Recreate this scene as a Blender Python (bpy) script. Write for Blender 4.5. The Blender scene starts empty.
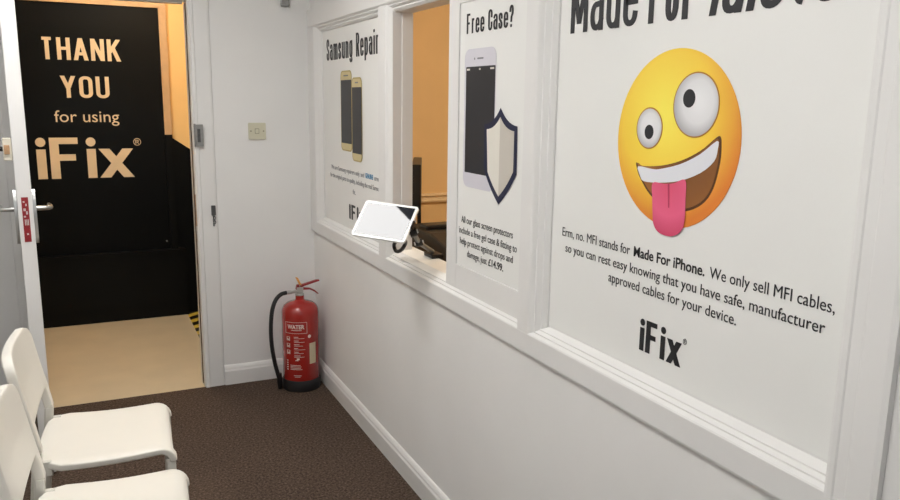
import bpy, bmesh, math, random
from mathutils import Vector, Matrix
random.seed(7)
sc = bpy.context.scene
COL = sc.collection
PI = math.pi

# ------------------------------------------------------------------ camera
F = Vector((0.42116119, 0.88690427, -0.18980007))
R = Vector((0.90438519, -0.42649112, 0.01388378))
U = Vector((0.06863446, 0.17749968, 0.98172459))
cam = bpy.data.cameras.new('camera'); camo = bpy.data.objects.new('camera', cam); COL.objects.link(camo)
m = Matrix((R, U, -F)).transposed().to_4x4(); m.translation = Vector((-1.09377, -4.02751, 1.5))
camo.matrix_world = m
cam.sensor_width = 36; cam.lens = 767.98 / 900 * 36; cam.clip_start = .02
sc.camera = camo

# ------------------------------------------------------------------ materials
def srgb(r, g, b):
    f = lambda c: (c / 255 / 12.92) if c / 255 <= .04045 else ((c / 255 + .055) / 1.055) ** 2.4
    return (f(r), f(g), f(b), 1)

MATS = {}
def mat(name, col, rough=.5, metal=0, noise=0, nscale=8, bump=0, bscale=60, spec=.5, emit=None, estr=0, coat=0, ior=None):
    if name in MATS: return MATS[name]
    M = bpy.data.materials.new(name); M.use_nodes = True
    nt = M.node_tree; N = nt.nodes; L = nt.links; p = N['Principled BSDF']
    p.inputs['Base Color'].default_value = col
    p.inputs['Roughness'].default_value = rough; p.inputs['Metallic'].default_value = metal
    p.inputs['Specular IOR Level'].default_value = spec; p.inputs['Coat Weight'].default_value = coat
    if ior: p.inputs['IOR'].default_value = ior
    tc = N.new('ShaderNodeTexCoord')
    if noise:
        n = N.new('ShaderNodeTexNoise'); n.inputs['Scale'].default_value = nscale; n.inputs['Detail'].default_value = 5
        L.new(tc.outputs['Object'], n.inputs['Vector'])
        r = N.new('ShaderNodeValToRGB')
        r.color_ramp.elements[0].position = .3; r.color_ramp.elements[1].position = .7
        r.color_ramp.elements[0].color = tuple(c * (1 - noise) for c in col[:3]) + (1,)
        r.color_ramp.elements[1].color = tuple(min(1, c * (1 + noise)) for c in col[:3]) + (1,)
        L.new(n.outputs['Fac'], r.inputs['Fac']); L.new(r.outputs['Color'], p.inputs['Base Color'])
    if bump:
        n2 = N.new('ShaderNodeTexNoise'); n2.inputs['Scale'].default_value = bscale; n2.inputs['Detail'].default_value = 4
        L.new(tc.outputs['Object'], n2.inputs['Vector'])
        b = N.new('ShaderNodeBump'); b.inputs['Strength'].default_value = bump; b.inputs['Distance'].default_value = .004
        L.new(n2.outputs['Fac'], b.inputs['Height']); L.new(b.outputs['Normal'], p.inputs['Normal'])
    if emit:
        p.inputs['Emission Color'].default_value = emit; p.inputs['Emission Strength'].default_value = estr
    MATS[name] = M
    return M

WALL = mat('white_wall_paint', srgb(229, 228, 226), .6, noise=.02, nscale=3, bump=.12, bscale=28)
GLOSS = mat('white_gloss_paint', srgb(226, 225, 223), .34, noise=.012, nscale=6, bump=.015, bscale=25)
CEIL = mat('ceiling_paint', srgb(232, 230, 226), .8, noise=.02)
TRACK = mat('worn_timber', srgb(176, 140, 104), .7, noise=.25, nscale=60)
POSTER = mat('poster_vinyl', srgb(230, 230, 227), .42, noise=.01, nscale=4)
INK = mat('black_print', srgb(24, 25, 30), .5, noise=.1)
INKB = mat('blue_print', srgb(62, 140, 186), .5, noise=.1)
CREAM = mat('tan_lettering', srgb(234, 212, 178), .55, noise=.04)
BLACKW = mat('black_wall_paint', srgb(13, 14, 14), .5, noise=.15, nscale=3, bump=.05, bscale=20, spec=.15)
BLACKS = mat('black_sign_panel', srgb(9, 11, 12), .4, noise=.15, nscale=2, spec=.15)
YELLOW = mat('yellow_wall_paint', srgb(248, 212, 146), .7, noise=.03, nscale=4)
TANWOOD = mat('tan_painted_wood', srgb(205, 170, 128), .5, noise=.06, nscale=20)
BACKYEL = mat('warm_cream_wall_paint', srgb(222, 186, 134), .7, noise=.04, nscale=3)
CREAMRAIL = mat('cream_rail_paint', srgb(226, 200, 160), .4, noise=.03)
CHAIR = mat('white_chair_plastic', srgb(224, 221, 213), .38, noise=.01, nscale=10, bump=.03, bscale=300)
CHAIRLEG = mat('pale_grey_leg', srgb(208, 206, 198), .35, noise=.03)
RED = mat('red_enamel', srgb(160, 38, 32), .25, noise=.05, nscale=5, coat=.4)
RED2 = mat('dark_red_lever', srgb(140, 28, 30), .3, noise=.05)
LABEL = mat('printed_white', srgb(226, 208, 200), .5, noise=.03)
PALELAB = mat('cream_sticker', srgb(206, 190, 160), .5, noise=.03)
RUB = mat('black_rubber', srgb(24, 24, 26), .55, noise=.1, nscale=30)
PLASTB = mat('black_plastic', srgb(22, 21, 22), .4, noise=.1, nscale=20)
CHROME = mat('satin_chrome', srgb(196, 196, 194), .3, metal=1, noise=.05, nscale=20)
DULL = mat('dull_grey_metal', srgb(150, 150, 148), .45, metal=.6, noise=.1, nscale=60)
CHAINM = mat('tarnished_metal', srgb(92, 92, 92), .4, metal=.7, noise=.15, nscale=80)
YTAG = mat('amber_plastic', srgb(222, 160, 84), .4, noise=.05)
SWITCH = mat('ivory_plastic', srgb(205, 201, 178), .4, noise=.02)
ALMOND = mat('pale_keep_plastic', srgb(214, 208, 192), .45, noise=.03)
TABW = mat('white_tablet_case', srgb(240, 240, 238), .3, noise=.01)
NAVY = mat('navy_print', srgb(26, 32, 62), .5, noise=.05)
PHW = mat('pale_phone_print', srgb(206, 204, 212), .5, noise=.01)
PHD = mat('dark_screen_print', srgb(36, 37, 42), .45, noise=.1, nscale=5)
GOLD = mat('gold_phone_print', srgb(178, 160, 104), .5, noise=.08, nscale=10)
GOLDL = mat('pale_gold_print', srgb(206, 191, 142), .5, noise=.04)
SHL = mat('shield_light_print', srgb(222, 218, 208), .5, noise=.01)
SHD = mat('shield_grey_print', srgb(196, 190, 180), .5, noise=.01)
GREYLINE = mat('grey_print', srgb(120, 120, 126), .5, noise=.02)
REDPL = mat('red_lock_plate', srgb(140, 30, 38), .4, noise=.2, nscale=120)
SCRATCH = mat('scratched_pale_print', srgb(200, 188, 186), .5, noise=.15, nscale=200)
GAP = mat('dark_gap_sealant', srgb(88, 74, 60), .8, noise=.3, nscale=40)

# black glass of the tablet
SCREEN = mat('tablet_glass', srgb(34, 37, 44), .03, noise=.02, ior=1.52, spec=.5)
LAMP = mat('lamp_diffuser', srgb(245, 245, 245), .5, noise=.005, emit=(1.0, .985, .965, 1), estr=16)
WARMLAMP = mat('warm_lamp_glass', srgb(250, 230, 200), .5, noise=.005, emit=(1.0, .88, .72, 1), estr=72)
WARMLAMP2 = mat('office_lamp_glass', srgb(250, 230, 200), .5, noise=.005, emit=(1.0, .87, .66, 1), estr=125)

def carpet():
    M = bpy.data.materials.new('brown_carpet'); M.use_nodes = True
    nt = M.node_tree; N = nt.nodes; L = nt.links; p = N['Principled BSDF']
    tc = N.new('ShaderNodeTexCoord')
    n = N.new('ShaderNodeTexNoise'); n.inputs['Scale'].default_value = 105; n.inputs['Detail'].default_value = 6; n.inputs['Roughness'].default_value = .75
    n3 = N.new('ShaderNodeTexNoise'); n3.inputs['Scale'].default_value = 3; n3.inputs['Detail'].default_value = 4
    L.new(tc.outputs['Object'], n.inputs['Vector']); L.new(tc.outputs['Object'], n3.inputs['Vector'])
    r = N.new('ShaderNodeValToRGB'); e = r.color_ramp.elements
    e[0].position = .33; e[0].color = srgb(44, 36, 31); e[1].position = .68; e[1].color = srgb(128, 110, 96)
    k = e.new(.5); k.color = srgb(84, 70, 61)
    L.new(n.outputs['Fac'], r.inputs['Fac'])
    mx = N.new('ShaderNodeMixRGB'); mx.blend_type = 'MULTIPLY'; mx.inputs['Fac'].default_value = .35
    L.new(r.outputs['Color'], mx.inputs['Color1'])
    r3 = N.new('ShaderNodeValToRGB'); r3.color_ramp.elements[0].color = (.7, .7, .7, 1); r3.color_ramp.elements[0].position = .3
    r3.color_ramp.elements[1].position = .7
    L.new(n3.outputs['Fac'], r3.inputs['Fac']); L.new(r3.outputs['Color'], mx.inputs['Color2'])
    L.new(mx.outputs['Color'], p.inputs['Base Color'])
    p.inputs['Roughness'].default_value = .95; p.inputs['Specular IOR Level'].default_value = .1
    b = N.new('ShaderNodeBump'); b.inputs['Strength'].default_value = .8; b.inputs['Distance'].default_value = .006
    L.new(n.outputs['Fac'], b.inputs['Height']); L.new(b.outputs['Normal'], p.inputs['Normal'])
    return M
CARPET = carpet()
VINYL = mat('tan_vinyl_floor', srgb(214, 198, 168), .38, noise=.05, nscale=5, bump=.02, bscale=80)

def emoji_mat(name, inner, mid, outer, c, rad, p1=.0, p2=.62, p3=1.0):
    M = bpy.data.materials.new(name); M.use_nodes = True
    nt = M.node_tree; N = nt.nodes; L = nt.links; p = N['Principled BSDF']
    g = N.new('ShaderNodeNewGeometry')
    mp = N.new('ShaderNodeVectorMath'); mp.operation = 'DISTANCE'; mp.inputs[1].default_value = c
    L.new(g.outputs['Position'], mp.inputs[0])
    dv = N.new('ShaderNodeMath'); dv.operation = 'DIVIDE'; dv.inputs[1].default_value = rad
    L.new(mp.outputs['Value'], dv.inputs[0])
    r = N.new('ShaderNodeValToRGB'); e = r.color_ramp.elements
    e[0].position = p1; e[0].color = inner; e[1].position = p3; e[1].color = outer
    k = e.new(p2); k.color = mid
    L.new(dv.outputs['Value'], r.inputs['Fac']); L.new(r.outputs['Color'], p.inputs['Base Color'])
    p.inputs['Roughness'].default_value = .42
    return M

# ------------------------------------------------------------------ mesh helpers
class MB:
    def __init__(s): s.bm = bmesh.new()
    def box(s, a, b):
        x0, y0, z0 = a; x1, y1, z1 = b
        v = [s.bm.verts.new(c) for c in ((x0,y0,z0),(x1,y0,z0),(x1,y1,z0),(x0,y1,z0),(x0,y0,z1),(x1,y0,z1),(x1,y1,z1),(x0,y1,z1))]
        for f in ((3,2,1,0),(4,5,6,7),(0,1,5,4),(1,2,6,5),(2,3,7,6),(3,0,4,7)): s.bm.faces.new([v[i] for i in f])
        return s
    def obox(s, c, ax, ay, az):     # oriented box: centre + three half vectors
        c, ax, ay, az = map(Vector, (c, ax, ay, az))
        v = [s.bm.verts.new(c + i*ax + j*ay + k*az) for i, j, k in ((-1,-1,-1),(1,-1,-1),(1,1,-1),(-1,1,-1),(-1,-1,1),(1,-1,1),(1,1,1),(-1,1,1))]
        for f in ((3,2,1,0),(4,5,6,7),(0,1,5,4),(1,2,6,5),(2,3,7,6),(3,0,4,7)): s.bm.faces.new([v[i] for i in f])
        return s
    def prism(s, pts, d):           # closed polygon extruded along vector d
        d = Vector(d); n = len(pts)
        a = [s.bm.verts.new(q) for q in pts]; b = [s.bm.verts.new(Vector(q) + d) for q in pts]
        f1 = s.bm.faces.new(a); f2 = s.bm.faces.new(b[::-1])
        for i in range(n): s.bm.faces.new((a[i], b[i], b[(i+1) % n], a[(i+1) % n]))
        if n > 4: bmesh.ops.triangulate(s.bm, faces=[f1, f2])
        return s
    def tube(s, pts, r, n=12, cap=True, flat=1.0):
        pts = [Vector(q) for q in pts]; rr = r if isinstance(r, (list, tuple)) else [r]*len(pts)
        rings = []; prev = None
        for i, q in enumerate(pts):
            t = (pts[min(i+1, len(pts)-1)] - pts[max(i-1, 0)]).normalized()
            if prev is None:
                a = t.orthogonal().normalized() if abs(t.z) > .9 else t.cross(Vector((0,0,1))).normalized()
            else: a = (prev - t * prev.dot(t)).normalized()
            prev = a; b = t.cross(a)
            rings.append([s.bm.verts.new(q + (a*math.cos(2*PI*k/n) + b*flat*math.sin(2*PI*k/n))*rr[i]) for k in range(n)])
        for i in range(len(rings)-1):
            for k in range(n): s.bm.faces.new((rings[i][k], rings[i][(k+1)%n], rings[i+1][(k+1)%n], rings[i+1][k]))
        if cap: s.bm.faces.new(rings[0][::-1]); s.bm.faces.new(rings[-1])
        return s
    def lathe(s, prof, c=(0,0,0), n=40):
        c = Vector(c); rings = []
        for r, z in prof:
            rings.append([s.bm.verts.new(c + Vector((max(r,1e-4)*math.cos(2*PI*k/n), max(r,1e-4)*math.sin(2*PI*k/n), z))) for k in range(n)])
        for i in range(len(rings)-1):
            for k in range(n): s.bm.faces.new((rings[i][k], rings[i][(k+1)%n], rings[i+1][(k+1)%n], rings[i+1][k]))
        s.bm.faces.new(rings[0][::-1]); s.bm.faces.new(rings[-1])
        return s
    def build(s, name, m, parent=None, smooth=None, bevel=0, seg=2):
        bm = s.bm
        bmesh.ops.recalc_face_normals(bm, faces=bm.faces)
        me = bpy.data.meshes.new(name); bm.to_mesh(me); bm.free(); me.materials.append(m)
        return link(name, me, parent, smooth, bevel, seg)

def link(name, me, parent=None, smooth=None, bevel=0, seg=2):
    o = bpy.data.objects.new(name, me); COL.objects.link(o)
    if smooth is not None:
        me.polygons.foreach_set('use_smooth', [True]*len(me.polygons))
        e = me.attributes.new('sharp_edge', 'BOOLEAN', 'EDGE') if 'sharp_edge' not in me.attributes else me.attributes['sharp_edge']
        b2 = bmesh.new(); b2.from_mesh(me)
        for k, ed in enumerate(b2.edges):
            ang = ed.calc_face_angle(0) if len(ed.link_faces) == 2 else PI
            e.data[k].value = ang > math.radians(smooth)
        b2.free()
    if bevel:
        md = o.modifiers.new('bevel', 'BEVEL'); md.width = bevel; md.segments = seg; md.limit_method = 'ANGLE'; md.angle_limit = math.radians(35)
    if parent is not None: adopt(o, parent)
    return o

def world(o):
    M = Matrix.LocRotScale(o.location, o.rotation_euler, o.scale)
    return (world(o.parent) @ o.matrix_parent_inverse @ M) if o.parent else M
def adopt(o, parent, keep=True):
    o.parent = parent
    if keep: o.matrix_parent_inverse = world(parent).inverted()

def empty(name, loc, rz=0):
    o = bpy.data.objects.new(name, None); COL.objects.link(o); o.location = loc; o.rotation_euler = (0,0,rz); o.empty_display_size = .05
    return o
def tag(o, label, cat, group=None):
    o['label'] = label; o['category'] = cat
    if group: o['group'] = group
    return o
def struct(o): o['kind'] = 'structure'; return o

def catmull(pts, n=6):
    out = []; N = len(pts)
    for i in range(N):
        p0, p1, p2, p3 = (Vector(pts[(i+k-1) % N]) for k in range(4))
        for j in range(n):
            t = j/n
            out.append(.5*((2*p1) + (-p0+p2)*t + (2*p0-5*p1+4*p2-p3)*t*t + (-p0+3*p1-3*p2+p3)*t**3))
    return out

# plane frames: (u, v, d) -> world.  d is the distance out of the surface
def on_wall(x):                     # right-hand wall: u = -y, v = z, outwards = -x
    return lambda u, v, d: Vector((x - d, -u, v))
def on_far(y):                      # far walls: u = x, v = z, outwards = -y
    return lambda u, v, d: Vector((u, y - d, v))

def text(name, s, P, u0, u1, v0, cap, m, parent, bold=0., d=.0006, shear=0, depth=.0005, runs=None, v1=None):
    """one line of lettering: reading direction u0 -> u1, baseline v0 (v1 at the far end), capital height cap"""
    def conv(st, b, sh=0):
        cu = bpy.data.curves.new(name, 'FONT'); cu.body = st; cu.offset = b; cu.resolution_u = 4; cu.shear = sh
        o = bpy.data.objects.new(name, cu); COL.objects.link(o)
        bpy.context.view_layer.update()
        me = bpy.data.meshes.new_from_object(o.evaluated_get(bpy.context.evaluated_depsgraph_get()))
        bpy.data.objects.remove(o); bpy.data.curves.remove(cu)
        return me
    me = conv(s, bold, shear)
    xs = [v.co.x for v in me.vertices]
    x0, x1 = min(xs), max(xs)
    bm = bmesh.new(); bm.from_mesh(me)
    r = bmesh.ops.extrude_face_region(bm, geom=bm.faces[:])
    top = [g for g in r['geom'] if isinstance(g, bmesh.types.BMVert)]
    for v in top: v.co.z += 1
    k = cap / CAPH
    for v in bm.verts:
        t = (v.co.x - x0) / (x1 - x0)
        v.co = P(u0 + t*(u1-u0), v0 + v.co.y*k, d + v.co.z*depth)
    bmesh.ops.recalc_face_normals(bm, faces=bm.faces)
    me2 = bpy.data.meshes.new(name); bm.to_mesh(me2); bm.free(); bpy.data.meshes.remove(me)
    me2.materials.append(m)
    me2.polygons.foreach_set('use_smooth', [False]*len(me2.polygons))
    return link(name, me2, parent)
def cap_height():
    cu = bpy.data.curves.new('t', 'FONT'); cu.body = 'H'; o = bpy.data.objects.new('t', cu); COL.objects.link(o)
    bpy.context.view_layer.update()
    me = bpy.data.meshes.new_from_object(o.evaluated_get(bpy.context.evaluated_depsgraph_get()))
    h = max(v.co.y for v in me.vertices); bpy.data.objects.remove(o); bpy.data.curves.remove(cu); bpy.data.meshes.remove(me)
    return h
CAPH = cap_height()

def shape(name, pts, P, m, parent, d=.0006, t=.0005, smooth=0):
    q = catmull([Vector((a, b, 0)) for a, b in pts], smooth) if smooth else [Vector((a, b, 0)) for a, b in pts]
    mb = MB()
    a = P(0,0,0); n = (P(0,0,1) - a).normalized()
    mb.prism([P(v.x, v.y, d) for v in q], n*t)
    return mb.build(name, m, parent)
def ellipse(c, ru, rv, n=40, tilt=0):
    return [(c[0] + ru*math.cos(2*PI*k/n)*math.cos(tilt) - rv*math.sin(2*PI*k/n)*math.sin(tilt),
             c[1] + ru*math.cos(2*PI*k/n)*math.sin(tilt) + rv*math.sin(2*PI*k/n)*math.cos(tilt)) for k in range(n)]
def rrect(u0, u1, v0, v1, r, n=5):
    out = []
    for cx, cy, a in ((u1-r, v1-r, 0), (u0+r, v1-r, PI/2), (u0+r, v0+r, PI), (u1-r, v0+r, 1.5*PI)):
        for k in range(n+1): out.append((cx + r*math.cos(a + k*PI/2/n), cy + r*math.sin(a + k*PI/2/n)))
    return out


# ------------------------------------------------------------------ drawn condensed lettering
def se(cx, cy, rx, ry, a0, a1, n=12, p=2.35):
    out = []
    for i in range(n+1):
        a = math.radians(a0 + (a1-a0)*i/n); c, q = math.cos(a), math.sin(a)
        out.append((cx + rx*math.copysign(abs(c)**(2/p), c), cy + ry*math.copysign(abs(q)**(2/p), q)))
    return out
def glyph(ch, X):
    """skeleton strokes: ('l', points), ('d', a, b) diagonal cut level, ('o', centre) round dot; width factor"""
    l = lambda *q: ('l', list(q))
    O = lambda w, y0, y1: ('c', se(w/2, y1-.22, w/2, .22, 0, 180) + se(w/2, y0+.22, w/2, .22, 180, 360))
    h = X - .20
    S = lambda H: ('l', se(.5, H-.23*H/1, .5, .23*H, -10, 180)[0:] + [(.03,.68*H),(.25,.57*H),(.75,.43*H),(.97,.32*H)] + se(.5, .23*H, .5, .23*H, 0, -190))
    G = {
     'S': ([S(1)], 1), 's': ([S(X)], .85),
     'C': ([l(*([(1,.68)] + se(.5,.78,.5,.22,0,180) + se(.5,.22,.5,.22,180,360) + [(1,.34)]))], 1),
     'O': ([O(1,0,1)], 1.05), 'o': ([O(1,0,X)], 1),
     'U': ([l(*([(0,1)] + se(.5,.22,.5,.22,180,360) + [(1,1)]))], 1.05),
     'F': ([l((0,0),(0,1)), l((0,1),(1,1)), l((0,.52),(.88,.52))], 1.1),
     'T': ([l((.5,0),(.5,1)), l((0,1),(1,1))], 1.05),
     'H': ([l((0,0),(0,1)), l((1,0),(1,1)), l((0,.52),(1,.52))], 1.05),
     'I': ([l((0,0),(0,1))], 0),
     'A': ([('d',(0,0),(.5,1)), ('d',(1,0),(.5,1)), l((.22,.26),(.78,.26))], 1.2),
     'N': ([l((0,0),(0,1)), l((1,0),(1,1)), ('d',(0,1),(1,0))], 1.1),
     'K': ([l((0,0),(0,1)), ('d',(0,.36),(1,1)), ('d',(.36,.60),(1,0))], 1.1),
     'Y': ([('d',(0,1),(.5,.42)), ('d',(1,1),(.5,.42)), l((.5,0),(.5,.44))], 1.2),
     'M': ([l((0,0),(0,1)), l((1,0),(1,1)), ('d',(0,1),(.5,.12)), ('d',(1,1),(.5,.12))], 1.5),
     'R': ([l((0,0),(0,1)), l(*([(0,1),(.4,1)] + se(.5,.76,.5,.24,90,-90)[1:] + [(0,.52)])), ('d',(.5,.52),(1,0))], 1),
     'a': ([l(*([(1,0)] + se(.5,X-.18,.5,.18,0,165))), l(*([(1,.45),(.6,.44)] + se(.5,.22,.5,.22,90,270)[1:] + [(.8,.03),(1,.14)]))], .95),
     'm': ([l((0,0),(0,X)), l(*(se(.25,h,.25,.20,180,0) + [(.5,0)])), l(*(se(.75,h,.25,.20,180,0) + [(1,0)]))], 1.8),
     'n': ([l((0,0),(0,X)), l(*(se(.5,h,.5,.20,180,0) + [(1,0)]))], .95),
     'r': ([l((0,0),(0,X)), l(*(se(.9,X-.24,.9,.24,180,80)))], .62),
     'u': ([l((1,0),(1,X)), l(*([(0,X)] + se(.5,.20,.5,.20,180,360)))], .95),
     'g': ([O(1,0,X), l(*([(1,X),(1,-.08)] + se(.5,-.07,.5,.16,0,-165)))], .95),
     'e': ([l(*([(0,.38),(1,.38)] + se(.5,h,.5,.20,0,180) + se(.5,.20,.5,.20,180,350)))], .95),
     'p': ([l((0,-.22),(0,X)), O(1,0,X)], .95), 'd': ([l((1,0),(1,1)), O(1,0,X)], .95),
     'i': ([l((0,0),(0,X)), l((0,.95),(0,.98))], 0),
     'j': ([l((0,0),(0,X)), ('o',(0,.94))], 0),
     't': ([l(*([(.36,.96),(.36,.2)] + se(.9,.2,.54,.2,180,270)[1:])), l((0,X),(1,X))], .62),
     'x': ([('d',(0,0),(1,X)), ('d',(0,X),(1,0))], 1.15),
     '?': ([l(*(se(.5,.77,.5,.23,180,0) + [(.95,.62),(.55,.46),(.5,.26)])), l((.5,.0),(.5,.03))], .85),
    }
    return G[ch]
def letters(name, s, P, u0, u1, v0, cap, m, parent, tx=.2, ty=.14, gap=.12, space=.4, X=.74, shear=0, d=.0006, depth=.0005, widths=None):
    """s drawn between u0 and u1; tx, ty stroke widths and gap, space as shares of the capital height"""
    tx *= cap; ty *= cap; gap *= cap; space *= cap
    tot = u1-u0; fac = 0; fixed = 0; prev = False; X = (X-ty/cap)/(1-ty/cap)
    for i, ch in enumerate(s):
        if ch == ' ': fixed += space; prev = False; continue
        fac += glyph(ch, X)[1]; fixed += tx + (gap if prev else 0); prev = True
    Wd = (tot-fixed)/max(fac, 1e-6)
    mb = MB(); bm = mb.bm; dirn = 1 if u1 > u0 else -1
    sc_ = (cap-ty)
    lay = [0]
    def poly(pts, k=0):
        lay[0] += 1; dz = d + (lay[0]%4)*.00012
        q = [P(u0 + a + shear*b, v0 + b, dz) for a, b in pts]
        nrm = (P(0,0,1)-P(0,0,0))
        va = [bm.verts.new(c) for c in q]; vb = [bm.verts.new(c + nrm*depth) for c in q]
        f = bm.faces.new(va); f2 = bm.faces.new(vb[::-1]); n = len(q)
        for i in range(n): bm.faces.new((va[i], vb[i], vb[(i+1)%n], va[(i+1)%n]))
    def strip(pts, closed=False):
        n = len(pts); L, Rr = [], []
        for i in range(n):
            a = pts[(i-1)%n] if (closed or i > 0) else pts[i]; b = pts[(i+1)%n] if (closed or i < n-1) else pts[i]; c = pts[i]
            def nd(p, q):
                x, y = q[0]-p[0], q[1]-p[1]; r = math.hypot(x, y) or 1; return (x/r, y/r)
            d1 = nd(a, c) if a != c else nd(c, b); d2 = nd(c, b) if c != b else d1
            n1 = (-d1[1], d1[0]); n2 = (-d2[1], d2[0]); mx, my = n1[0]+n2[0], n1[1]+n2[1]; r = math.hypot(mx, my) or 1; mx /= r; my /= r
            k = 1/max(.5, mx*n1[0]+my*n1[1])
            ex, ey = 0, 0
            if not closed and i == 0: ex, ey = -d2[0]*ty/2*(abs(d2[1])>.5), -d2[1]*ty/2
            if not closed and i == n-1: ex, ey = d1[0]*ty/2*(abs(d1[1])>.5), d1[1]*ty/2
            L.append((c[0]+mx*k*tx/2+ex, c[1]+my*k*ty/2+ey)); Rr.append((c[0]-mx*k*tx/2+ex, c[1]-my*k*ty/2+ey))
        m_ = n if closed else n-1
        lay[0] += 1; dz = d + (lay[0]%4)*.00012
        nrm = (P(0,0,1)-P(0,0,0))*depth
        conv = lambda t, k=0: P(u0 + t[0] + shear*t[1], v0 + t[1], dz)
        A = [bm.verts.new(conv(t)+nrm) for t in L]; B = [bm.verts.new(conv(t)+nrm) for t in Rr]
        A2 = [bm.verts.new(conv(t)) for t in L]; B2 = [bm.verts.new(conv(t)) for t in Rr]
        for i in range(m_):
            j = (i+1)%n
            bm.faces.new((A[i],A[j],B[j],B[i])); bm.faces.new((A2[i],A2[j],A[j],A[i])); bm.faces.new((B2[i],B[i],B[j],B2[j]))
        if not closed:
            bm.faces.new((A2[0],A[0],B[0],B2[0])); bm.faces.new((A2[-1],B2[-1],B[-1],A[-1]))
    x = 0; prev = False
    for ch in s:
        if ch == ' ': x += space; prev = False; continue
        G, wf = glyph(ch, X)
        if prev: x += gap
        w = wf*Wd
        tr_ = lambda q: (x + tx/2 + q[0]*w, ty/2 + q[1]*sc_)
        for st in G:
            if st[0] == 'l': strip([tr_(q) for q in st[1]])
            elif st[0] == 'c':
                pp = []
                for q in st[1]:
                    t = tr_(q)
                    if not pp or math.hypot(t[0]-pp[-1][0], t[1]-pp[-1][1]) > 1e-6: pp.append(t)
                strip(pp, True)
            elif st[0] == 'o':
                c = tr_(st[1][1] if False else st[1]); r = tx*.54
                poly([(c[0]+r*math.cos(2*PI*k/20), cap - r*.98 + r*math.sin(2*PI*k/20)) for k in range(20)])
            else:
                a, b = tr_(st[1]), tr_(st[2])
                if a[1] > b[1]: a, b = b, a
                e = ty/2; sl = (b[0]-a[0])/(b[1]-a[1])
                ya = a[1]-e if st[1][1] in (0,) or st[2][1] in (0,) else a[1]
                yb = b[1]+e
                xa, xb = a[0], b[0]
                hwid = tx/2*math.sqrt(1+min(sl*sl,1)*.5)*1.02
                poly([(xa-hwid,ya),(xa+hwid,ya),(xb+hwid,yb),(xb-hwid,yb)])
        x += w + tx; prev = True
    return mb.build(name, m, parent)

# ------------------------------------------------------------------ room shell
LX, BY, CH = -1.80, -6.0, 2.4
struct(MB().box((LX-.1, BY-.1, -.1), (.09, .0, 0)).build('floor', CARPET))
struct(MB().box((LX-.1, BY-.1, CH), (.09, .1, CH+.1)).build('ceiling', CEIL))
struct(MB().box((LX-.1, BY-.1, 0), (LX, .1, CH)).build('wall_left', WALL))
wx0, wx1, wz0, wz1 = -1.68, -.32, .95, 2.1
struct(MB().box((LX, BY-.1, 0), (.09, BY, wz0)).box((LX, BY-.1, wz1), (.09, BY, CH)).box((LX, BY-.1, wz0), (wx0, BY, wz1)).box((wx1, BY-.1, wz0), (.09, BY, wz1)).build('wall_back', WALL))
w2 = empty('added_window_2', ((wx0+wx1)/2, BY-.05, wz0)); struct(w2)  # unseen window, added as an opening for the fill light
q = MB()
for a, b in (((wx0,wz0),(wx0+.05,wz1)),((wx1-.05,wz0),(wx1,wz1)),((wx0,wz0),(wx1,wz0+.05)),((wx0,wz1-.05),(wx1,wz1)),((-1.02,wz0),(-.98,wz1))): q.box((a[0],BY-.07,a[1]),(b[0],BY-.02,b[1]))
q.build('added_window_frame', GLOSS, w2)
al = bpy.data.lights.new('fill_daylight', 'AREA'); al.shape = 'RECTANGLE'; al.size = 1.3; al.size_y = 1.1; al.energy = 6; al.color = (.93, .97, 1.0)  # added area light, soft fill from behind the camera
alo = bpy.data.objects.new('fill_daylight', al); COL.objects.link(alo); alo.location = ((wx0+wx1)/2, BY-.09, (wz0+wz1)/2); alo.rotation_euler = (math.radians(90), 0, 0)
DL, DR, DT = -1.372, -.604, 1.962         # doorway
struct(MB().box((DR+.028, 0, 0), (.09, .1, CH)).box((LX, 0, 0), (DL-.028, .1, CH)).box((DL-.028, 0, DT+.028), (DR+.028, .1, CH)).build('wall_far', WALL))
WT, WB = 1.94, .806
wr = MB().box((0, BY, 0), (.09, 0, WB)).box((0, BY, WT), (.09, 0, CH)).box((0, BY, WB), (.09, -3.316, WT))
struct(wr.build('wall_right', WALL))

# skirting: moulded profile
def skirt(name, a, b, out):
    a, b, out = Vector(a), Vector(b), Vector(out)
    prof = [(0,0),(.018,0),(.018,.074),(.014,.082),(.013,.090),(.008,.100),(.004,.104),(0,.105)]
    return struct(MB().prism([a + out*p + Vector((0,0,z)) for p, z in prof], b-a).build(name, GLOSS))
skirt('baseboard_right', (0, BY, 0), (0, -.018, 0), (-1,0,0))
skirt('baseboard_far', (-.502, 0, 0), (0, 0, 0), (0,-1,0))
skirt('baseboard_left', (LX, BY, 0), (LX, 0, 0), (1,0,0))
skirt('baseboard_far.001', (LX+.018, 0, 0), (DL-.056, 0, 0), (0,-1,0))
skirt('baseboard_back', (LX+.018, BY, 0), (-.018, BY, 0), (0,1,0))

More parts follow.
